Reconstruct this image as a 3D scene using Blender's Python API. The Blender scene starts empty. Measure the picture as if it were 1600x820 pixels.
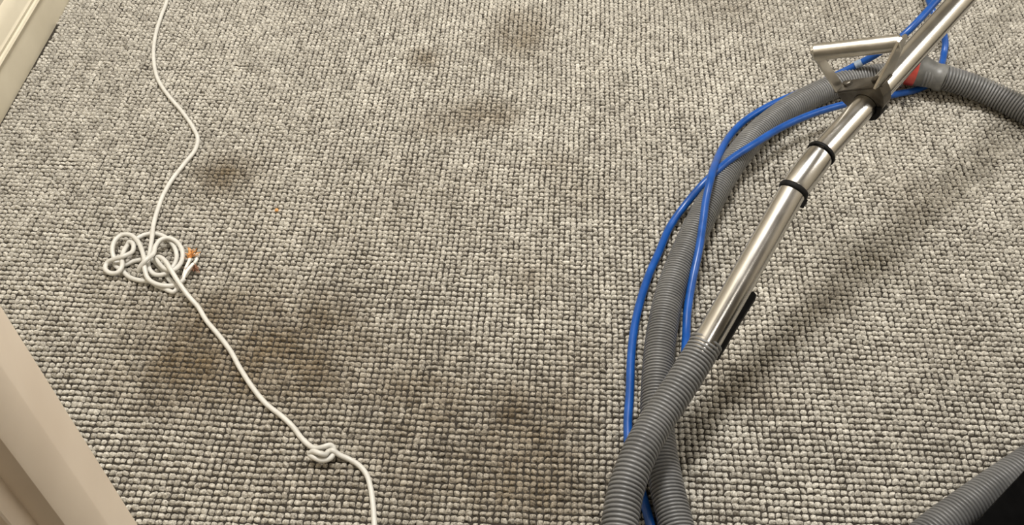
import bpy, bmesh, math, random
import numpy as np
from mathutils import Vector, Matrix

random.seed(7)
rng = np.random.default_rng(7)
scene = bpy.context.scene
C = scene.collection

# ------------------------------------------------------------------ camera
F = 1547.0                                  # focal length in pixels of a 1600 px wide frame
PITCH = math.atan(1780.0 / F)               # below the horizontal
H = 1.0                                     # lens height above the carpet
cam_data = bpy.data.cameras.new('camera')
cam_data.sensor_width = 36.0
cam_data.lens = F / 1600.0 * 36.0
cam_data.clip_start = 0.02
cam = bpy.data.objects.new('camera', cam_data)
C.objects.link(cam)
cam.location = (0, 0, H)
cam.rotation_euler = (math.pi / 2 - PITCH, 0, 0)
scene.camera = cam

# ------------------------------------------------------------------ light
world = bpy.data.worlds.new('world')
scene.world = world
world.use_nodes = True
world.node_tree.nodes['Background'].inputs[0].default_value = (1.0, 0.96, 0.9, 1)
world.node_tree.nodes['Background'].inputs[1].default_value = 0.3


def area(name, loc, target, size, energy, col, size_y=None):
    d = bpy.data.lights.new(name, 'AREA')
    d.energy = energy
    d.color = col
    d.shape = 'RECTANGLE'
    d.size = size
    d.size_y = size_y or size
    o = bpy.data.objects.new(name, d)
    C.objects.link(o)
    o.location = loc
    o.rotation_euler = (Vector(target) - Vector(loc)).to_track_quat('-Z', 'Y').to_euler()
    return o


area('ceiling_lamp_room', (-0.12, 1.38, 2.36), (-0.12, 1.38, 0), 0.5, 72, (1.0, 0.97, 0.93))
area('ceiling_lamp_right', (2.2, 0.95, 2.36), (2.2, 0.95, 0), 1.3, 37, (1.0, 0.97, 0.93))
area('hall_fill_light', (0.35, -0.45, 2.36), (0.35, -0.45, 0), 0.5, 6, (1.0, 0.93, 0.84))  # added fill on the hall side to brighten the door lining, no known fixture

vs = scene.view_settings
vs.view_transform = 'Standard'
vs.look = 'None'
vs.gamma = 1.0
vs.use_curve_mapping = False
vs.exposure = -0.12
scene.display_settings.display_device = 'sRGB'

# ------------------------------------------------------------------ helpers
SP, CP = math.sin(PITCH), math.cos(PITCH)


def at(px, py, z=0.0):
    """the point of the room at height z that the photograph shows at a pixel"""
    u, v = px - 800.0, py - 410.0
    d = v * CP + F * SP
    t = (H - z) / d
    return Vector((t * u, t * (F * CP - v * SP), z))


def link(name, me, material, parent=None):
    o = bpy.data.objects.new(name, me)
    C.objects.link(o)
    if material is not None and len(me.materials) == 0:
        me.materials.append(material)
    if parent is not None:
        o.parent = parent
        o.matrix_parent_inverse = Matrix.Translation(-parent.location)
    return o


def thing(name, label, cat, loc=(0, 0, 0), group=None):
    o = bpy.data.objects.new(name, None)
    C.objects.link(o)
    o.empty_display_size = 0.05
    o.location = loc
    o['label'] = label
    o['category'] = cat
    if group:
        o['group'] = group
    return o


def tag(o, label, cat, group=None):
    o['label'] = label
    o['category'] = cat
    if group:
        o['group'] = group
    return o


def mesh(name, verts, faces, smooth=True):
    me = bpy.data.meshes.new(name)
    me.from_pydata([tuple(v) for v in verts], [], faces)
    me.validate()
    bm = bmesh.new()
    bm.from_mesh(me)
    bmesh.ops.recalc_face_normals(bm, faces=bm.faces)
    bm.to_mesh(me)
    bm.free()
    if smooth:
        me.shade_smooth()
    return me


def catmull(pts, step):
    """centripetal Catmull-Rom through 3-D points, resampled at an even step"""
    P = [np.array(p, float) for p in pts]
    P = [2 * P[0] - P[1]] + P + [2 * P[-1] - P[-2]]
    out = []
    for i in range(1, len(P) - 2):
        p0, p1, p2, p3 = P[i - 1:i + 3]
        t0 = 0.0
        t1 = t0 + max(np.linalg.norm(p1 - p0), 1e-6) ** 0.5
        t2 = t1 + max(np.linalg.norm(p2 - p1), 1e-6) ** 0.5
        t3 = t2 + max(np.linalg.norm(p3 - p2), 1e-6) ** 0.5
        for t in np.linspace(t1, t2, 24, endpoint=False):
            a1 = (t1 - t) / (t1 - t0) * p0 + (t - t0) / (t1 - t0) * p1
            a2 = (t2 - t) / (t2 - t1) * p1 + (t - t1) / (t2 - t1) * p2
            a3 = (t3 - t) / (t3 - t2) * p2 + (t - t2) / (t3 - t2) * p3
            b1 = (t2 - t) / (t2 - t0) * a1 + (t - t0) / (t2 - t0) * a2
            b2 = (t3 - t) / (t3 - t1) * a2 + (t - t1) / (t3 - t1) * a3
            out.append((t2 - t) / (t2 - t1) * b1 + (t - t1) / (t2 - t1) * b2)
    out.append(P[-2])
    out = np.array(out)
    s = np.concatenate([[0], np.cumsum(np.linalg.norm(np.diff(out, axis=0), axis=1))])
    n = max(2, int(round(s[-1] / step)) + 1)
    q = np.linspace(0, s[-1], n)
    return np.stack([np.interp(q, s, out[:, k]) for k in range(3)], 1), q


def frames(path):
    T = np.gradient(path, axis=0)
    if len(path) > 12:
        k = np.ones(5) / 5
        T = np.stack([np.convolve(np.pad(T[:, c], 2, 'edge'), k, 'valid') for c in range(3)], 1)
    T /= np.linalg.norm(T, axis=1)[:, None]
    ref = np.array([0, 0, 1.0]) if abs(T[0][2]) < 0.9 else np.array([1.0, 0, 0])
    n = np.cross(T[0], ref)
    n /= np.linalg.norm(n)
    N = [n]
    for i in range(1, len(path)):
        n = N[-1] - T[i] * np.dot(N[-1], T[i])
        n /= np.linalg.norm(n)
        N.append(n)
    N = np.array(N)
    return T, N, np.cross(T, N)


def sweep(name, path, radii, seg=14, caps=True):
    """tube mesh along a path with a radius for each sample"""
    path = np.asarray(path)
    radii = np.broadcast_to(np.asarray(radii, float), (len(path),))
    T, N, B = frames(path)
    a = np.arange(seg) * 2 * math.pi / seg
    ring = np.cos(a)[None, :, None] * N[:, None, :] + np.sin(a)[None, :, None] * B[:, None, :]
    V = (path[:, None, :] + ring * radii[:, None, None]).reshape(-1, 3)
    n = len(path)
    faces = []
    for i in range(n - 1):
        for j in range(seg):
            k = (j + 1) % seg
            faces.append((i * seg + j, i * seg + k, (i + 1) * seg + k, (i + 1) * seg + j))
    if caps:
        faces.append(tuple(range(seg))[::-1])
        faces.append(tuple((n - 1) * seg + j for j in range(seg)))
    return mesh(name, V, faces)


def straight(name, a, b, profile, seg=32, caps=True):
    """surface of revolution from a to b: profile is [(distance along, radius)]"""
    a, b = np.array(a, float), np.array(b, float)
    d = (b - a) / np.linalg.norm(b - a)
    ref = np.array([0, 0, 1.0])
    n = np.cross(d, ref); n /= np.linalg.norm(n)
    m = np.cross(d, n)
    V, faces = [], []
    for s, r in profile:
        for j in range(seg):
            t = 2 * math.pi * j / seg
            V.append(a + d * s + (n * math.cos(t) + m * math.sin(t)) * r)
    for i in range(len(profile) - 1):
        for j in range(seg):
            k = (j + 1) % seg
            faces.append((i * seg + j, i * seg + k, (i + 1) * seg + k, (i + 1) * seg + j))
    if caps:
        faces.append(tuple(range(seg)))
        faces.append(tuple((len(profile) - 1) * seg + j for j in range(seg)))
    me = mesh(name, V, faces)
    me.set_sharp_from_angle(angle=math.radians(40))
    return me


def prism(name, poly, origin, ex, ey, ez, depth, bevel=0.0, smooth=False):
    """polygon in the (ex, ey) plane extruded along ez"""
    bm = bmesh.new()
    o, ex, ey, ez = Vector(origin), Vector(ex), Vector(ey), Vector(ez)
    lo = [bm.verts.new(o + ex * x + ey * y - ez * depth / 2) for x, y in poly]
    hi = [bm.verts.new(o + ex * x + ey * y + ez * depth / 2) for x, y in poly]
    n = len(poly)
    bm.faces.new(lo[::-1]); bm.faces.new(hi)
    for i in range(n):
        j = (i + 1) % n
        bm.faces.new((lo[i], lo[j], hi[j], hi[i]))
    bmesh.ops.recalc_face_normals(bm, faces=bm.faces)
    if bevel:
        bmesh.ops.bevel(bm, geom=bm.edges[:], offset=bevel, segments=2, affect='EDGES', profile=0.7)
    me = bpy.data.meshes.new(name)
    bm.to_mesh(me); bm.free()
    if smooth:
        me.shade_smooth()
        me.set_sharp_from_angle(angle=math.radians(35))
    return me


# ------------------------------------------------------------------ materials
def mat(name, col, rough=0.5, metal=0.0, coat=0.0, spec=0.5):
    m = bpy.data.materials.new(name)
    m.use_nodes = True
    b = m.node_tree.nodes['Principled BSDF']
    b.inputs['Base Color'].default_value = (*col, 1)
    b.inputs['Roughness'].default_value = rough
    b.inputs['Metallic'].default_value = metal
    b.inputs['Coat Weight'].default_value = coat
    b.inputs['Specular IOR Level'].default_value = spec
    return m


def noisy(m, c1, c2, scale, bump=0.0, bscale=None, bdist=0.001, rough=None, lo=0.35, hi=0.65):
    """vary the colour (and roughness, relief) of a material with object-space noise"""
    nt = m.node_tree
    b = nt.nodes['Principled BSDF']
    tc = nt.nodes.new('ShaderNodeTexCoord')
    n = nt.nodes.new('ShaderNodeTexNoise')
    n.inputs['Scale'].default_value = scale
    n.inputs['Detail'].default_value = 5
    nt.links.new(tc.outputs['Object'], n.inputs['Vector'])
    r = nt.nodes.new('ShaderNodeValToRGB')
    r.color_ramp.elements[0].position = lo
    r.color_ramp.elements[1].position = hi
    r.color_ramp.elements[0].color = (*c1, 1)
    r.color_ramp.elements[1].color = (*c2, 1)
    nt.links.new(n.outputs['Fac'], r.inputs['Fac'])
    nt.links.new(r.outputs['Color'], b.inputs['Base Color'])
    if rough:
        mr = nt.nodes.new('ShaderNodeMapRange')
        mr.inputs['To Min'].default_value = rough[0]
        mr.inputs['To Max'].default_value = rough[1]
        nt.links.new(n.outputs['Fac'], mr.inputs['Value'])
        nt.links.new(mr.outputs['Result'], b.inputs['Roughness'])
    if bump:
        n2 = nt.nodes.new('ShaderNodeTexNoise')
        n2.inputs['Scale'].default_value = bscale or scale * 4
        n2.inputs['Detail'].default_value = 3
        nt.links.new(tc.outputs['Object'], n2.inputs['Vector'])
        bp = nt.nodes.new('ShaderNodeBump')
        bp.inputs['Strength'].default_value = bump
        bp.inputs['Distance'].default_value = bdist
        nt.links.new(n2.outputs['Fac'], bp.inputs['Height'])
        nt.links.new(bp.outputs['Normal'], b.inputs['Normal'])
    return m


def carpet_material():
    m = mat('wool_loop', (0.4, 0.37, 0.31), 0.95, spec=0.1)
    nt = m.node_tree
    b = nt.nodes['Principled BSDF']
    at1 = nt.nodes.new('ShaderNodeAttribute'); at1.attribute_name = 'tint'
    at2 = nt.nodes.new('ShaderNodeAttribute'); at2.attribute_name = 'soil'
    ramp = nt.nodes.new('ShaderNodeValToRGB')
    e = ramp.color_ramp.elements
    e[0].position = 0.0; e[0].color = (0.22, 0.202, 0.172, 1)
    e[1].position = 1.0; e[1].color = (0.72, 0.69, 0.615, 1)
    k = e.new(0.5); k.color = (0.455, 0.43, 0.375, 1)
    tc = nt.nodes.new('ShaderNodeTexCoord')
    fib = nt.nodes.new('ShaderNodeTexNoise')
    fib.inputs['Scale'].default_value = 520
    fib.inputs['Detail'].default_value = 3
    nt.links.new(tc.outputs['Object'], fib.inputs['Vector'])
    addn = nt.nodes.new('ShaderNodeMath'); addn.operation = 'MULTIPLY_ADD'
    addn.inputs[1].default_value = 2.3
    addn.inputs[2].default_value = -1.15
    nt.links.new(fib.outputs['Fac'], addn.inputs[0])
    sm = nt.nodes.new('ShaderNodeMath'); sm.operation = 'ADD'; sm.use_clamp = True
    nt.links.new(at1.outputs['Fac'], sm.inputs[0])
    nt.links.new(addn.outputs[0], sm.inputs[1])
    nt.links.new(sm.outputs[0], ramp.inputs['Fac'])
    mul = nt.nodes.new('ShaderNodeMix'); mul.data_type = 'RGBA'; mul.blend_type = 'MULTIPLY'
    nt.links.new(at2.outputs['Fac'], mul.inputs['Factor'])
    nt.links.new(ramp.outputs['Color'], mul.inputs['A'])
    mul.inputs['B'].default_value = (0.36, 0.29, 0.20, 1)
    nt.links.new(mul.outputs['Result'], b.inputs['Base Color'])
    bp = nt.nodes.new('ShaderNodeBump')
    bp.inputs['Strength'].default_value = 0.6
    bp.inputs['Distance'].default_value = 0.0012
    nt.links.new(fib.outputs['Fac'], bp.inputs['Height'])
    nt.links.new(bp.outputs['Normal'], b.inputs['Normal'])
    return m


M = {}
M['loop'] = carpet_material()
M['backing'] = noisy(mat('carpet_backing', (0.2, 0.18, 0.15), 1.0, spec=0.05), (0.03, 0.026, 0.021), (0.055, 0.048, 0.04), 220, 0.5)
M['skirting'] = noisy(mat('cream_gloss_paint', (0.66, 0.6, 0.47), 0.35), (0.60, 0.545, 0.42), (0.66, 0.605, 0.475), 14, 0.15, 60, 0.0006, (0.28, 0.45))
M['jamb'] = noisy(mat('cream_gloss_jamb', (0.7, 0.58, 0.42), 0.4), (0.87, 0.735, 0.585), (0.93, 0.80, 0.645), 11, 0.12, 45, 0.0006, (0.32, 0.5))
M['wall'] = noisy(mat('wall_paint', (0.6, 0.55, 0.45), 0.8), (0.56, 0.51, 0.42), (0.62, 0.57, 0.47), 4, 0.1, 80)
M['ceiling'] = noisy(mat('ceiling_paint', (0.7, 0.68, 0.62), 0.9), (0.50, 0.49, 0.46), (0.56, 0.55, 0.52), 3)
M['chrome'] = noisy(mat('chrome', (0.75, 0.72, 0.67), 0.12, 1.0), (0.56, 0.545, 0.52), (0.64, 0.625, 0.60), 30, 0, rough=(0.15, 0.28))
M['steel'] = noisy(mat('brushed_steel', (0.6, 0.57, 0.5), 0.3, 1.0), (0.52, 0.49, 0.43), (0.62, 0.59, 0.53), 60, 0, rough=(0.28, 0.40))
M['bracket'] = noisy(mat('grimy_steel', (0.2, 0.18, 0.15), 0.4, 0.8), (0.09, 0.08, 0.066), (0.18, 0.165, 0.14), 45, 0, rough=(0.3, 0.55))
M['rubber'] = noisy(mat('black_rubber', (0.012, 0.012, 0.012), 0.6, spec=0.15), (0.004, 0.004, 0.004), (0.010, 0.0095, 0.009), 80)
M['hose'] = noisy(mat('grey_hose_plastic', (0.2, 0.195, 0.18), 0.35), (0.125, 0.125, 0.123), (0.175, 0.175, 0.172), 25, 0, rough=(0.28, 0.45))
M['cuff'] = noisy(mat('grey_cuff_plastic', (0.13, 0.13, 0.125), 0.4), (0.10, 0.10, 0.095), (0.17, 0.17, 0.16), 60, 0.15, 120, 0.0004, (0.3, 0.5))
M['red'] = noisy(mat('red_plastic', (0.5, 0.05, 0.04), 0.4), (0.42, 0.04, 0.03), (0.6, 0.09, 0.07), 60)
M['blue'] = noisy(mat('blue_solution_hose', (0.01, 0.1, 0.5), 0.3), (0.003, 0.058, 0.26), (0.006, 0.082, 0.36), 50, 0.1, 200, 0.0003, (0.25, 0.4))
M['clear'] = noisy(mat('clear_tape', (0.5, 0.55, 0.6), 0.25), (0.2, 0.27, 0.36), (0.32, 0.37, 0.43), 200)
M['cord'] = noisy(mat('white_pvc_cord', (0.78, 0.76, 0.69), 0.4), (0.54, 0.525, 0.475), (0.62, 0.605, 0.555), 60, 0, rough=(0.35, 0.5))
M['core'] = noisy(mat('white_core', (0.8, 0.78, 0.72), 0.45), (0.72, 0.69, 0.62), (0.82, 0.8, 0.74), 200)
M['copper'] = noisy(mat('copper_strand', (0.6, 0.28, 0.1), 0.35, 0.7), (0.5, 0.21, 0.06), (0.72, 0.36, 0.12), 300)
M['copper_dark'] = noisy(mat('copper_dull', (0.28, 0.13, 0.07), 0.5, 0.5), (0.2, 0.09, 0.05), (0.34, 0.17, 0.1), 300)
M['case'] = noisy(mat('black_case_plastic', (0.006, 0.006, 0.006), 0.8, spec=0.03), (0.0012, 0.0012, 0.0012), (0.0025, 0.0025, 0.0025), 70, 0.2, 300, 0.0003)
M['lint'] = noisy(mat('dark_lint', (0.03, 0.028, 0.025), 0.9), (0.02, 0.018, 0.016), (0.05, 0.045, 0.04), 300)
M['crumb'] = noisy(mat('orange_crumb', (0.55, 0.27, 0.08), 0.7), (0.5, 0.24, 0.07), (0.62, 0.33, 0.12), 400)

# ------------------------------------------------------------------ the room
def struct(o):
    o['kind'] = 'structure'
    return o


def box_mesh(name, x0, x1, y0, y1, z0, z1):
    V = [(x, y, z) for z in (z0, z1) for y in (y0, y1) for x in (x0, x1)]
    Fc = [(0, 2, 3, 1), (4, 5, 7, 6), (0, 1, 5, 4), (2, 6, 7, 3), (0, 4, 6, 2), (1, 3, 7, 5)]
    return mesh(name, V, Fc, smooth=False)


floor = struct(link('floor', box_mesh('floor', -1.6, 3.1, -1.3, 4.1, -0.05, 0.0), M['backing']))
floor['label'] = 'woven carpet backing under the grey loop pile'
struct(link('ceiling', box_mesh('ceiling', -1.6, 3.1, -1.3, 4.1, 2.4, 2.5), M['ceiling']))
struct(link('wall_far', box_mesh('wall_far', -1.5, 3.0, 3.6, 3.7, 0, 2.4), M['wall']))
struct(link('wall_right', box_mesh('wall_right', 2.9, 3.0, -1.2, 3.6, 0, 2.4), M['wall']))
struct(link('wall_hall', box_mesh('wall_hall', -1.5, 3.0, -1.3, -1.2, 0, 2.4), M['wall']))
struct(link('wall_near', box_mesh('wall_near', 1.0, 2.9, 0.25, 0.36, 0, 2.4), M['wall']))

# left wall: it runs two degrees off the view direction
WA = math.radians(2.0)
wd = Vector((math.sin(WA), math.cos(WA), 0))           # along the wall
wn = Vector((math.cos(WA), -math.sin(WA), 0))          # into the room
w0 = Vector((-0.8188 * math.cos(WA), 0.8188 * math.sin(WA), 0))  # skirting face, foot of the perpendicular


def extrude_profile(name, prof, y0, y1, material):
    V, Fc = [], []
    n = len(prof)
    for s in (y0, y1):
        for d, z in prof:
            V.append(w0 + wd * s - wn * d + Vector((0, 0, z)))
    for i in range(n):
        j = (i + 1) % n
        Fc.append((i, j, n + j, n + i))
    Fc.append(tuple(range(n))); Fc.append(tuple(range(n, 2 * n)))
    o = link(name, mesh(name, V, Fc, smooth=True), material)
    o.data.set_sharp_from_angle(angle=math.radians(30))
    return struct(o)


sk = [(0.0, 0.0), (0.0, 0.056), (0.0006, 0.0595), (-0.0022, 0.0615), (-0.0030, 0.0645), (-0.0010, 0.0675), (0.0018, 0.0685),
      (0.0014, 0.0705), (0.0016, 0.0735), (0.0035, 0.0755), (0.0045, 0.0775), (0.0070, 0.092), (0.0140, 0.104), (0.0165, 0.106), (0.0165, 0.0)]
bb = extrude_profile('baseboard_left', sk, 0.36, 3.62, M['skirting'])
bb['label'] = 'cream painted moulded skirting board along the left wall'
extrude_profile('wall_left', [(0.0165, 0.0), (0.0165, 2.4), (0.12, 2.4), (0.12, 0.0)], 0.25, 3.64, M['wall'])
struct(link('wall_hall_left', box_mesh('wall_hall_left', -1.5, -1.4, -1.2, 0.3, 0, 2.4), M['wall']))

# door lining beside the camera: plan outline extruded to head height
plan = [(-0.3170, 0.3822), (-0.3150, 0.3785), (-0.3000, 0.3362), (-0.2995, 0.3340), (-0.2992, 0.3050), (-0.3000, 0.3030), (-0.3178, 0.3030), (-0.3178, 0.2870),
        (-0.3190, 0.2858), (-0.3400, 0.2858), (-0.3400, 0.2500), (-0.3700, 0.2500), (-0.3700, 0.3822)]
jm = prism('trim_1', plan, (0, 0, 1.02), (1, 0, 0), (0, 1, 0), (0, 0, 1), 2.04, smooth=True)
jamb = struct(link('trim_1', jm, M['jamb']))
jamb['label'] = 'cream gloss door lining with stepped rebate in the lower left corner'
struct(link('wall_near_left', box_mesh('wall_near_left', -1.42, -0.37, 0.25, 0.36, 0, 2.4), M['wall']))

# ------------------------------------------------------------------ carpet pile (uncountable loops, one object)
CA = math.radians(3.4)
cu = np.array([math.cos(CA), -math.sin(CA)])           # across: along a row of loops
cv = np.array([math.sin(CA), math.cos(CA)])            # along a column of loops
PC, PR = 0.00765, 0.00785
PILE = 0.0042

# soiled patches of the carpet, (px, py, radius across px, radius along px, strength)
SOIL = [(805, 55, 42, 34, .55), (835, 40, 25, 20, .3), (662, 92, 26, 15, .5), (748, 172, 48, 18, .6), (700, 196, 55, 18, .4), (790, 182, 20, 14, .35),
        (350, 276, 48, 30, .6), (868, 252, 34, 16, .25), (905, 300, 55, 30, .18), (822, 432, 42, 28, .35), (640, 300, 120, 60, .12),
        (335, 485, 70, 45, .35), (450, 505, 120, 50, .55), (290, 560, 120, 60, .55), (410, 575, 130, 60, .6), (520, 545, 70, 45, .35), (250, 600, 50, 40, .4),
        (500, 590, 40, 30, .4), (640, 640, 75, 50, .55), (655, 600, 40, 25, .3), (690, 560, 90, 50, .25), (810, 640, 100, 50, .5), (860, 690, 70, 50, .45), (790, 740, 90, 50, .4), (850, 780, 90, 40, .5),
        (700, 760, 120, 50, .3), (480, 680, 160, 60, .2), (1150, 590, 55, 30, .3), (1180, 625, 50, 25, .3), (1290, 470, 45, 28, .22), (1390, 200, 50, 20, .15), (1140, 10, 60, 25, .2), (1330, 15, 60, 20, .2),
        (1415, 300, 50, 40, .15), (500, 380, 200, 90, .10), (560, 760, 300, 70, .18), (905, 560, 60, 60, .2), (1510, 560, 60, 40, .1), (180, 470, 120, 60, .12)]


def smooth_noise(x, y, seed, scale):
    r = np.random.default_rng(seed)
    g = r.random((256, 256))
    xs, ys = x / scale + 64, y / scale + 64
    xi, yi = np.floor(xs).astype(int), np.floor(ys).astype(int)
    fx, fy = xs - xi, ys - yi
    fx, fy = fx * fx * (3 - 2 * fx), fy * fy * (3 - 2 * fy)
    G = lambda a, b: g[a % 256, b % 256]
    return (G(xi, yi) * (1 - fx) + G(xi + 1, yi) * fx) * (1 - fy) + (G(xi, yi + 1) * (1 - fx) + G(xi + 1, yi + 1) * fx) * fy


def build_pile():
    ii, jj = np.meshgrid(np.arange(-170, 260), np.arange(0, 270))
    i, j = ii.ravel().astype(float), jj.ravel().astype(float)
    a = i * PC
    b = j * PR
    # rows wander a little, as a tufted carpet does
    b = b + 0.004 * (smooth_noise(a, b, 1, 0.11) - .5) + 0.0012 * (smooth_noise(a, b, 2, 0.025) - .5)
    a = a + 0.004 * (smooth_noise(a, b, 3, 0.11) - .5) + 0.0012 * (smooth_noise(a, b, 4, 0.025) - .5)
    a = a + rng.normal(0, 0.00032, len(a))
    b = b + rng.normal(0, 0.00022, len(b))
    x = a * cu[0] + b * cv[0]
    y = a * cu[1] + b * cv[1]
    # what the lens sees, and a margin around it
    half = 0.557 + (y - 0.491) * (0.890 - 0.557) / (1.4735 - 0.491)
    keep = (y > 0.28) & (y < 1.95) & (x > -half - 0.3) & (x < half + 0.48)
    d = (x - w0.x) * wn.x + (y - w0.y) * wn.y
    keep &= d > 0.0026
    keep &= ~((x < -0.297) & (y < 0.386))
    x, y = x[keep], y[keep]
    n = len(x)
    ns = 8
    tr = np.array([0.0, 0.46, 0.82, 1.0])
    tz = np.array([1.0, 0.90, 0.52, 0.0])
    ang = np.arange(ns) * 2 * math.pi / ns
    sq = 1.0 / (np.abs(np.cos(ang)) ** 3.2 + np.abs(np.sin(ang)) ** 3.2) ** (1 / 3.2)
    ux = [0.0]; uy = [0.0]; uz = [1.0]
    for k in (1, 2, 3):
        ux += list(tr[k] * sq * np.cos(ang)); uy += list(tr[k] * sq * np.sin(ang)); uz += [tz[k]] * ns
    ux, uy, uz = map(np.array, (ux, uy, uz))
    nv = len(ux)
    wx = PC * 0.5 * np.clip(rng.normal(0.97, 0.08, n), .72, 1.1)
    wy = PR * 0.5 * np.clip(rng.normal(0.825, 0.06, n), .64, .95)
    hz = PILE * np.clip(rng.normal(1.0, 0.13, n), .62, 1.35)
    rot = CA * -1 + rng.normal(0.0, 0.13, n)
    shear = rng.normal(0.05, 0.18, n)
    lx = ux[None] * wx[:, None] + shear[:, None] * uy[None] * wy[:, None]
    ly = uy[None] * wy[:, None]
    jit = rng.normal(0, 0.00030, (n, nv, 3))
    leanx = rng.normal(0, 0.0006, n)[:, None] * uz[None]
    leany = rng.normal(-0.0003, 0.0005, n)[:, None] * uz[None]
    lx = lx + leanx + jit[..., 0]
    ly = ly + leany + jit[..., 1]
    lz = uz[None] * hz[:, None] + jit[..., 2] * (uz[None] > 0.05)
    c, s = np.cos(rot)[:, None], np.sin(rot)[:, None]
    X = x[:, None] + lx * c - ly * s
    Y = y[:, None] + lx * s + ly * c
    V = np.stack([X, Y, np.maximum(lz, 0.0)], -1).reshape(-1, 3)
    tris = []
    for q in range(ns):
        r = (q + 1) % ns
        tris.append((0, 1 + q, 1 + r))
        for k in (0, 1):
            o0, o1 = 1 + k * ns, 1 + (k + 1) * ns
            tris.append((o0 + q, o1 + q, o1 + r))
            tris.append((o0 + q, o1 + r, o0 + r))
    tris = np.array(tris)
    Fa = (tris[None] + (np.arange(n) * nv)[:, None, None]).reshape(-1, 3)
    me = bpy.data.meshes.new('carpet_pile')
    me.vertices.add(len(V)); me.vertices.foreach_set('co', V.astype(np.float32).ravel())
    me.loops.add(Fa.size); me.loops.foreach_set('vertex_index', Fa.astype(np.int32).ravel())
    me.polygons.add(len(Fa))
    me.polygons.foreach_set('loop_start', np.arange(0, Fa.size, 3, dtype=np.int32))
    me.polygons.foreach_set('loop_total', np.full(len(Fa), 3, np.int32))
    me.update(calc_edges=True)
    me.shade_smooth()
    # colour of the yarn and dirt, one value for each loop
    tint = 0.52 + rng.normal(0, 0.10, n) + 0.22 * (smooth_noise(x, y, 5, 0.02) - .5) + 0.16 * (smooth_noise(x, y, 6, 0.16) - .5)
    soil = np.zeros(n)
    nz = 0.55 * smooth_noise(x, y, 8, 0.035) + 0.45 * smooth_noise(x, y, 9, 0.012)
    for px, py, rx, ry, st in SOIL:
        p = at(px, py)
        dx = abs(at(px + rx, py).x - p.x)
        dy = abs(at(px, py - ry).y - p.y)
        q = ((x - p.x) / dx) ** 2 + ((y - p.y) / dy) ** 2
        w = np.exp(-q * 0.9) * st * 1.05 * np.clip(0.35 + 1.3 * nz, 0, 1.6)
        soil = 1 - (1 - soil) * (1 - np.clip(w, 0, .95))
    soil = np.clip(soil + 0.05 * smooth_noise(x, y, 10, 0.05), 0, 1)
    for nm, val in (('tint', tint), ('soil', soil)):
        atr = me.attributes.new(nm, 'FLOAT', 'POINT')
        atr.data.foreach_set('value', np.repeat(val, nv).astype(np.float32))
    return me


pile = link('carpet_pile', build_pile(), M['loop'])
pile['kind'] = 'stuff'
tag(pile, 'grey beige loop pile carpet with brown stains', 'carpet')

TOP = 0.0040          # height on which things rest: the tops of the loops

# ------------------------------------------------------------------ ribbed hoses
HR = 0.0190


def ribbed(name, pts, pitch, R=HR, seg=26, start=None):
    path, q = catmull(pts, pitch)
    # six rings to each rib: a narrow deep groove, then the rounded rib
    off = np.array([0.0, 0.27, 0.30, 0.44, 0.82, 0.97])
    prof = np.array([0.80, 0.80, 0.955, 1.0, 1.0, 0.955]) * R
    s = np.arange(len(path))
    ss = (s[:-1, None] + off[None]).ravel()
    fine = np.stack([np.interp(ss, s, path[:, k]) for k in range(3)], 1)
    # smooth the tangents by sampling the spline itself
    return sweep(name, fine, np.tile(prof, len(path) - 1), seg), path


# hose lying on the carpet, from the right edge through the coupling and round to the bottom
zf = TOP + HR
lay_right = [at(2150, 470, zf), at(2000, 440, zf), at(1860, 380, zf), at(1755, 300, zf), at(1690, 236, zf), at(1640, 196, zf), at(1600, 172, zf), at(1550, 147, zf + .003), at(1505, 130, zf + .008), at(1470, 120, zf + .013), at(1440, 116, zf + .014)]
lay_left = [at(1408, 117, zf + .013), at(1372, 119, zf + .011), at(1330, 126, zf + .006), at(1287, 142, zf), at(1230, 172, zf), at(1180, 212, zf), at(1138, 265, zf), at(1104, 325, zf), at(1072, 392, zf),
            at(1048, 455, zf), at(1034, 520, zf), at(1028, 580, zf), at(1026, 640, zf), at(1031, 700, zf), at(1041, 755, zf), at(1055, 815, zf), at(1072, 880, zf), at(1088, 960, zf)]
p0 = at(1440, 116, zf + .014)
vac = thing('vacuum_hose', 'grey ribbed vacuum hose lying in a curve under the chrome wand with a smooth coupling', 'hose', (p0.x, p0.y, 0))
me, pr = ribbed('hose_section', lay_right, 0.0050)
link('hose_section', me, M['hose'], vac)
me, pl = ribbed('hose_section', lay_left, 0.0043)
link('hose_section', me, M['hose'], vac)
# coupling between the two sections
ca, cb = np.array(at(1475, 123, zf + .013)), np.array(at(1432, 109, zf + .015))
L = np.linalg.norm(cb - ca)
link('coupling', straight('coupling', ca, cb, [(0.0, HR * 1.0), (0.0, HR * 1.05), (0.004, HR * 1.09), (0.010, HR * 1.09), (0.012, HR * 1.05), (0.020, HR * 1.07), (L - .004, HR * 1.30), (L, HR * 1.30), (L, HR)]), M['cuff'], vac)
cc = np.array(at(1402, 104, zf + .015))
L2 = np.linalg.norm(cc - cb)
o = link('collar', straight('collar', cb, cc, [(0.0003, HR), (0.0003, HR * 1.30), (0.002, HR * 1.33), (L2 - .002, HR * 1.33), (L2, HR * 1.28), (L2, HR)]), M['red'], vac)
o['label'] = 'red collar ring'

# hose pushed over the end of the wand
wh_pts = [at(1106, 532, .101), at(1092, 556, .095), at(1060, 607, .088), at(1025, 660, .085), at(997, 712, .087), at(977, 770, .085), at(967, 830, .083), at(963, 900, .08), at(965, 980, .07)]
me, pw = ribbed('wand_hose', wh_pts, 0.0050, 0.0188)
wand_hose = link('wand_hose', me, M['hose'])
tag(wand_hose, 'grey ribbed hose pushed onto the lower end of the chrome wand', 'hose')

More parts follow.
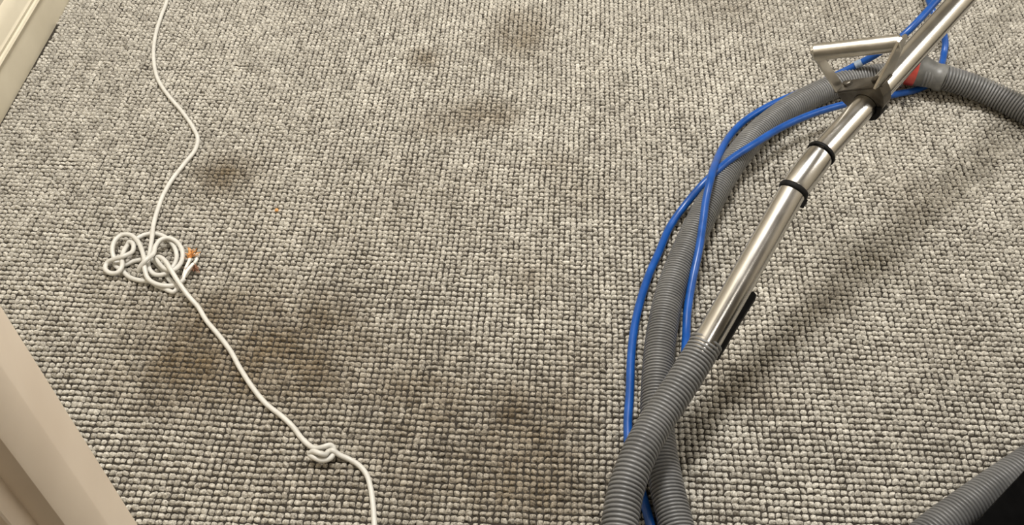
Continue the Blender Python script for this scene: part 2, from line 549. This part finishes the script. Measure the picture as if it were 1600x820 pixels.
# hose by the black case
br_pts = [at(2000, 560, zf), at(1850, 585, zf), at(1760, 622, zf), at(1700, 662, zf), at(1650, 699, zf), at(1611, 724, zf), at(1560, 758, zf), at(1510, 793, zf), at(1462, 828, zf), at(1420, 866, zf), at(1390, 910, zf)]
me, pb = ribbed('corner_hose', br_pts, 0.0046, 0.0204)
tag(link('ribbed_hose', me, M['hose']), 'grey ribbed hose crossing the bottom right corner beside the black case', 'hose')

# ------------------------------------------------------------------ blue solution lines
BR = 0.0053
zb = TOP + BR
on = TOP + 2 * HR + BR                     # lying on top of the grey hose
b1 = [at(1700, -290, .20), at(1590, -150, .18), at(1500, -42, .16), at(1461, 4, .145), at(1414, 53, .12), at(1385, 75, .095), at(1347, 97, .06), at(1307, 117, .033), at(1255, 142, .024), at(1200, 166, .018), at(1162, 190, .014), at(1140, 213, .016),
      at(1123, 243, .032), at(1111, 277, on + .012), at(1103, 313, on + .006), at(1098, 350, on - .001), at(1092, 390, .040), at(1082, 437, .030), at(1074, 487, .024), at(1072, 527, .022), at(1068, 570, .035), at(1050, 618, on), at(1022, 668, on), at(995, 728, .045), at(974, 790, .025), at(962, 860, .018), at(960, 960, zb)]
path, q = catmull(b1, 0.004)
s1 = thing('solution_hose', 'blue solution hose running up the left side of the chrome wand', 'hose', (path[0][0], path[0][1], 0))
link('tubing', sweep('tubing', path, BR, 16), M['blue'], s1)
ta, tb = np.array(at(1347, 97, .060)), np.array(at(1336, 102, .0535))
o = link('tape_sleeve', straight('tape_sleeve', ta, tb, [(0.0, BR), (0.0003, BR * 1.12), (np.linalg.norm(tb - ta) - .0003, BR * 1.12), (np.linalg.norm(tb - ta), BR)], 18), M['clear'], s1)
o['label'] = 'pale clear tape sleeve'
b2 = [at(1330, -260, zb), at(1400, -140, .025), at(1434, -60, .05), at(1448, -10, .055), at(1458, 18, .05), at(1472, 45, .035), at(1477, 66, .02), at(1475, 84, zb), at(1470, 104, zb), at(1455, 128, zb), at(1432, 140, zb), at(1406, 146, zb + .003), at(1375, 152, .022), at(1345, 158, .033), at(1320, 163, .038), at(1275, 176, .040),
      at(1225, 197, .042), at(1175, 227, .047), at(1140, 250, on - .004), at(1117, 270, on - .006), at(1098, 288, .036), at(1070, 321, .018), at(1047, 354, zb), at(1030, 393, zb), at(1013, 432, zb), at(998, 480, zb), at(990, 520, zb), at(986, 560, zb), at(984, 616, zb), at(981, 665, zb), at(985, 715, zb),
      at(1001, 765, zb), at(1015, 815, zb), at(1030, 880, zb), at(1046, 960, zb)]
path, q = catmull(b2, 0.004)
tag(link('solution_line', sweep('solution_line', path, BR, 16), M['blue']), 'blue solution hose looping under the wand and along the outer side of the grey hose', 'hose')

# ------------------------------------------------------------------ chrome wand
wa = np.array(at(1092, 556, .095))          # lower end, inside the hose
wb = np.array(at(1240, 297, .195))          # lower black ring
wc = np.array(at(1283, 240, .215))          # upper black ring
we = np.array(at(1545, -48, .285))          # runs out of the picture
we = we + (we - wc) * 1.1
wand = thing('carpet_wand', 'chrome carpet cleaning wand with a T handle lying over the hoses', 'wand', (wa[0], wa[1], 0))


def lerp(a, b, t):
    return a + (b - a) * t


L = np.linalg.norm(wb - wa)
link('lower_tube', straight('lower_tube', wa, wb, [(0, .0145), (0, .0155), (L, .0155), (L, .0150)], 40), M['chrome'], wand)
# bent sleeve between the two rings
sl, q = catmull([wb, lerp(wb, wc, .33) , lerp(wb, wc, .7), wc], 0.003)
t = np.linspace(0, 1, len(sl))
link('bent_sleeve', sweep('bent_sleeve', sl, 0.0158 + 0.0014 * np.sin(np.pi * np.clip(t * 1.05, 0, 1)) ** 0.7, 40), M['chrome'], wand)
L = np.linalg.norm(we - wc)
link('upper_tube', straight('upper_tube', wc, we, [(0, .0150), (0, .0148), (L * .35, .0150), (L, .0160), (L, .0150)], 40), M['chrome'], wand)


def ring(name, c, d, r, w, rr):
    d = d / np.linalg.norm(d)
    prof = []
    for k in range(13):
        a = 2 * math.pi * k / 12
        prof.append((w / 2 + w / 2 * math.cos(a), r + rr * math.sin(a)))
    return straight(name, c - d * w / 2, c + d, prof, 36, caps=False)


link('seal_ring', ring('seal_ring', wb, (wc - wb) * .4 + (wb - wa) * .6, 0.0163, 0.0070, 0.0014), M['rubber'], wand)
link('seal_ring', ring('seal_ring', wc, (we - wc) * .6 + (wc - wb) * .4, 0.0166, 0.0048, 0.0013), M['rubber'], wand)
# trigger lever on the shaded side of the lower tube
ax = (wb - wa) / np.linalg.norm(wb - wa)
side = np.cross(ax, np.array([0, 0, 1.0])); side /= np.linalg.norm(side)
upv = np.cross(side, ax)
ta = np.array(at(1177, 456, .118)); tb = np.array(at(1117, 560, .082))
tv = (ta - tb); TL = np.linalg.norm(tv); tv /= TL
lever = [(0, -.009), (TL * .5, -.0095), (TL - .012, -.008), (TL - .003, -.004), (TL, .001), (TL - .002, .005), (TL - .008, .006), (TL * .5, .0045), (0, .004)]
link('trigger', prism('trigger', lever, tb, tv, side, upv, 0.010, 0.0015, True), M['rubber'], wand)
nb = np.array(at(1253, 316, .180))
link('trigger_pivot', straight('trigger_pivot', nb - ax * .006, nb + ax * .006, [(0, .002), (.001, .005), (.011, .005), (.012, .002)], 16), M['rubber'], wand)

# T handle with saddle clamp
hl, hr = np.array(at(1271, 82, .290)), np.array(at(1407, 67, .322))
aw = (we - wc) / np.linalg.norm(we - wc)
cl0 = np.array(at(1352, 150, .238))
cl = wc + aw * np.dot(cl0 - wc, aw)          # the clamp's centre on the tube's axis
en = hr - hl
en = en - aw * np.dot(en, aw); en /= np.linalg.norm(en)
eu = np.cross(en, aw)
if eu[2] < 0:
    eu = -eu
ROLL = 0.40
en, eu = en * math.cos(ROLL) + eu * math.sin(ROLL), eu * math.cos(ROLL) - en * math.sin(ROLL)
hv = (hr - hl) / np.linalg.norm(hr - hl)
HL = np.linalg.norm(hr - hl)
link('grip_bar', straight('grip_bar', hl, hr, [(0, .0005), (0, .0088), (.0012, .0100), (HL - .0012, .0100), (HL, .0088), (HL, .0005)], 32), M['steel'], wand)
# saddle: arched plate over the tube
R = 0.0155
sad = [(-.032, .021), (.032, .021), (.0305, .008), (.025, -.004), (.0195, -.009)]
arc = [(R * math.cos(a), R * math.sin(a)) for a in np.linspace(-.35, math.pi + .35, 15)]
sad = sad + arc + [(-.0195, -.009), (-.025, -.004), (-.0305, .008)]
link('saddle_clamp', prism('saddle_clamp', sad, cl, en, eu, aw, 0.016, 0.0006), M['bracket'], wand)
# plate on top of the saddle
link('base_plate', prism('base_plate', [(-.036, .021), (.036, .021), (.036, .0235), (-.036, .0235)], cl + aw * .004, en, eu, aw, 0.022, 0.0005), M['bracket'], wand)
# strap below
arc_o = [((R + .006) * math.cos(a), (R + .006) * math.sin(a)) for a in np.linspace(-.25, -math.pi + .25, 15)]
arc_i = [((R + .0002) * math.cos(a), (R + .0002) * math.sin(a)) for a in np.linspace(-math.pi + .25, -.25, 15)]
link('strap', prism('strap', arc_o + arc_i, cl - aw * .004, en, eu, aw, 0.014, 0.0006, True), M['rubber'], wand)


def strut(name, a, b, wdt0, wdt1, th):
    a, b = Vector(a), Vector(b)
    d = (b - a).normalized()
    w = Vector(aw) - d * Vector(aw).dot(d); w.normalize()
    n = d.cross(w)
    LL = (b - a).length
    poly = [(0, -wdt0 / 2), (LL + .005, -wdt1 / 2), (LL + .009, -wdt1 * .3), (LL + .009, wdt1 * .3), (LL + .005, wdt1 / 2), (0, wdt0 / 2)]
    return prism(name, poly, a, d, w, n, th, 0.0004)


link('handle_arm', strut('handle_arm', cl + eu * .022 - en * .033, hl + (hr - hl) * .02, .013, .011, .003), M['steel'], wand)
link('handle_arm', strut('handle_arm', cl + eu * .022 + en * .031, hr, .042, .022, .003), M['steel'], wand)
for sx in (-1, 1):
    c0 = cl + eu * .0235 + en * (.021 * sx) + aw * .004
    link('bolt', straight('bolt', c0, c0 + eu * .005, [(0, .0052), (.0038, .0052), (.0046, .0042), (.0046, .0005)], 6), M['bracket'], wand)

# ------------------------------------------------------------------ white cord
CR = 0.0031
zc = TOP + CR - .0006
K = 2 * CR


def tang(pts):        # tangle: coordinates in a 5.468x enlargement of the frame from (130, 330), level in cord thicknesses
    return [at(130 + x / 5.468, 330 + y / 5.468, zc + K * l) for x, y, l in pts]


def knot(pts):        # the same for the small knot: 4.823x from (430, 650)
    return [at(430 + x / 4.823, 650 + y / 4.823, zc + K * l) for x, y, l in pts]


c0 = at(230, 400)
cord = thing('electric_cord', 'white electric cord with a tangle, a knot and stripped copper ends on the carpet', 'cord', (c0.x, c0.y, 0))
upper = [at(266, -45, zc), at(261, 0, zc), at(252, 25, zc), at(243, 55, zc), at(240, 90, zc), at(246, 122, zc), at(262, 148, zc), at(285, 175, zc), at(302, 200, zc), at(309, 217, zc), at(305, 234, zc), at(288, 256, zc),
         at(268, 282, zc), at(254, 307, zc), at(245, 332, zc)]
upper += tang([(600, 120, 0.6), (588, 220, 1.3), (572, 340, 1.2), (556, 420, 1.0), (566, 495, 0.9), (620, 542, 1.0), (700, 535, 1.1), (765, 478, 1.0), (798, 400, 1.0), (785, 320, 1.0), (740, 255, .8), (680, 210, 0.1),
               (600, 190, 0), (520, 203, 0), (455, 236, 0), (400, 270, 0.2), (352, 330, 0.9), (330, 400, 1.3), (332, 470, 1.3), (295, 522, 1.0), (232, 528, .7), (187, 488, .6), (205, 440, .9), (275, 405, 1.8), (355, 380, 2.1), (422, 342, 1.5),
               (424, 275, 1.1), (392, 262, 1.0), (366, 320, 0.2), (318, 400, 0.1), (270, 452, 0), (330, 505, 0), (400, 565, 0), (490, 592, 0), (570, 600, 0), (640, 640, 0), (710, 668, 0), (770, 690, 0.1), (800, 660, .1), (740, 590, 0), (650, 470, 0), (560, 405, 0),
               (490, 415, 0), (420, 430, 0), (350, 458, 0), (285, 432, 0), (255, 375, .6), (250, 310, 1.0), (275, 245, 1.2), (335, 200, 1.3), (405, 204, 1.4), (462, 250, 1.6), (500, 330, 2.0), (520, 405, 2.0), (525, 490, 1.9),
               (550, 570, 1.2), (610, 615, .9), (690, 635, .8), (780, 632, .5), (840, 602, .8), (865, 575, 1.0)])
path, q = catmull(upper, 0.0022)
link('sheath', sweep('sheath', path, CR, 12), M['cord'], cord)
lower = tang([(472, 518, 1.0), (490, 470, 2.2), (540, 413, 3.0), (600, 362, 2.4), (618, 300, 2.0), (660, 245, 2.0), (725, 228, 1.9), (795, 258, 1.7), (840, 320, 1.5), (850, 390, 1.4), (822, 460, 1.5), (765, 505, 1.9), (700, 490, 2.0), (645, 435, 1.6),
               (632, 392, 1.6), (665, 396, 2.2), (705, 432, 2.9), (760, 520, 2.7), (820, 615, 2.0), (900, 725, 1.0), (980, 815, .3)])
lower += [at(322, 500, zc), at(342, 524, zc), at(360, 548, zc), at(375, 575, zc), at(393, 603, zc), at(415, 630, zc), at(440, 650, zc), at(458, 667, zc), at(470, 683, zc)]
lower += knot([(250, 215, .2), (305, 243, .9), (360, 233, 1.4), (415, 218, 1.3), (441, 242, .8), (434, 295, .6), (400, 325, .7), (345, 332, 1.0), (292, 310, 1.3), (258, 286, 1.0), (284, 266, 1.8), (335, 280, 2.3), (376, 290, 1.7), (398, 268, 1.0),
               (430, 258, 1.2), (490, 295, .5)])
lower += [at(545, 717, zc), at(561, 727, zc), at(573, 742, zc), at(579, 762, zc), at(583, 790, zc), at(585, 825, zc), at(586, 880, zc)]
path, q = catmull(lower, 0.0022)
link('sheath', sweep('sheath', path, CR, 12), M['cord'], cord)
# stripped cores and their copper
for pts in ([(850, 590, 1.0), (880, 520, 1.4), (925, 465, 1.6), (942, 448, 1.6)], [(855, 560, .6), (880, 480, 1.0), (905, 425, 1.5), (912, 405, 1.6)], [(870, 560, .2), (930, 470, .4), (965, 420, .9), (968, 390, 1.0)]):
    path, q = catmull(tang(pts), 0.002)
    link('core', sweep('core', path, CR * .72, 12), M['core'], cord)


def strands(name, start, target, n, spread, material, length):
    """a brush of fine copper strands joined as one frayed end"""
    V, Fc = [], []
    for k in range(n):
        a = Vector(start) + Vector((random.gauss(0, .0006), random.gauss(0, .0006), random.gauss(0, .0004)))
        d = (Vector(target) - Vector(start)).normalized()
        d = (d + Vector((random.gauss(0, spread), random.gauss(0, spread), random.gauss(0, spread * .6)))).normalized()
        l = length * random.uniform(.6, 1.15)
        mid = a + d * l * .5 + Vector((random.gauss(0, .0008), random.gauss(0, .0008), .0004))
        end = a + d * l + Vector((random.gauss(0, .0016), random.gauss(0, .0016), random.gauss(0, .001)))
        for p in (mid, end, a):
            p.z = max(p.z, TOP * .9)
        pp, _ = catmull([a, mid, end], 0.0015)
        T, N, B = frames(pp)
        base = len(V)
        for i in range(len(pp)):
            for j in range(4):
                t = j * math.pi / 2
                V.append(pp[i] + (N[i] * math.cos(t) + B[i] * math.sin(t)) * .00048)
        for i in range(len(pp) - 1):
            for j in range(4):
                Fc.append((base + i * 4 + j, base + i * 4 + (j + 1) % 4, base + (i + 1) * 4 + (j + 1) % 4, base + (i + 1) * 4 + j))
    return mesh(name, V, Fc)


def tp(x, y, l):
    return tang([(x, y, l)])[0]


o = link('copper_end', strands('copper_end', tp(914, 402, 1.7), tp(935, 330, 1.9), 60, .42, M['copper'], .013), M['copper'], cord)
o['label'] = 'bright frayed copper strands'
o = link('copper_end', strands('copper_end', tp(942, 448, 1.2), tp(970, 560, .4), 34, .30, M['copper_dark'], .012), M['copper_dark'], cord)
o['label'] = 'dull brown frayed copper strands'

# ------------------------------------------------------------------ black case in the bottom right corner
ea, eb = at(1525, 820, .18), at(1600, 740, .18)
ed = (eb - ea); ed.z = 0; ed.normalize()
ep = Vector((ed.y, -ed.x, 0))               # away from the hose, towards the camera
mid = (ea + eb) / 2
case = thing('machine_case', 'black plastic machine case in the bottom right corner beside the ribbed hose', 'case', (mid.x + ep.x * .15, mid.y + ep.y * .15, 0))


def rounded_rect(w0_, w1_, d0, d1, r):
    out = []
    for cx, cy, a0 in ((w1_ - r, d1 - r, 0), (w0_ + r, d1 - r, 90), (w0_ + r, d0 + r, 180), (w1_ - r, d0 + r, 270)):
        for k in range(5):
            a = math.radians(a0 + 22.5 * k)
            out.append((cx + r * math.cos(a), cy + r * math.sin(a)))
    return out


rr = rounded_rect(-.085, .24, 0, .27, .03)
link('body', prism('body', rr, Vector((mid.x, mid.y, TOP + .070)), ed, ep, (0, 0, 1), .140, .003, True), M['case'], case)
rr2 = rounded_rect(-.087, .242, -.002, .272, .03)
link('lid', prism('lid', rr2, Vector((mid.x, mid.y, .1635)), ed, ep, (0, 0, 1), .036, .006, True), M['case'], case)

# ------------------------------------------------------------------ litter on the carpet
def blob(name, c, r, seed, flat=.6):
    bm = bmesh.new()
    bmesh.ops.create_icosphere(bm, subdivisions=2, radius=r)
    rr = random.Random(seed)
    for v in bm.verts:
        v.co *= rr.uniform(.7, 1.25)
        v.co.z *= flat
        v.co += Vector(c)
    me = bpy.data.meshes.new(name)
    bm.to_mesh(me); bm.free()
    return me


c = at(432, 328, TOP + .001)
tag(link('crumb', blob('crumb', c, .0028, 1), M['crumb']), 'small orange crumb on the carpet right of the white cord', 'crumb')
fp, q = catmull([at(1136, 93, TOP + .001), at(1140, 90, TOP + .0022), at(1143, 93, TOP + .001)], .001)
tag(link('fibre', sweep('fibre', fp, .0009, 6), M['lint']), 'short black fibre on the carpet left of the handle', 'fibre')


def lint(name, px, py, n, seed, spread):
    rr = random.Random(seed)
    bm_pts = []
    V, Fc = [], []
    for k in range(n):
        a = at(px + rr.gauss(0, spread), py + rr.gauss(0, spread * .7), TOP + .001)
        b = a + Vector((rr.gauss(0, .004), rr.gauss(0, .004), rr.uniform(0, .002)))
        m_ = (a + b) / 2 + Vector((rr.gauss(0, .002), rr.gauss(0, .002), .001))
        pp, _ = catmull([a, m_, b], .0015)
        T, N, B = frames(pp)
        base = len(V)
        for i in range(len(pp)):
            for j in range(4):
                t = j * math.pi / 2
                V.append(pp[i] + (N[i] * math.cos(t) + B[i] * math.sin(t)) * .0006)
        for i in range(len(pp) - 1):
            for j in range(4):
                Fc.append((base + i * 4 + j, base + i * 4 + (j + 1) % 4, base + (i + 1) * 4 + (j + 1) % 4, base + (i + 1) * 4 + j))
    return mesh(name, V, Fc)


tag(link('lint', lint('lint', 1413, 163, 14, 3, 5), M['lint']), 'tuft of dark lint on the carpet below the red collar', 'lint')
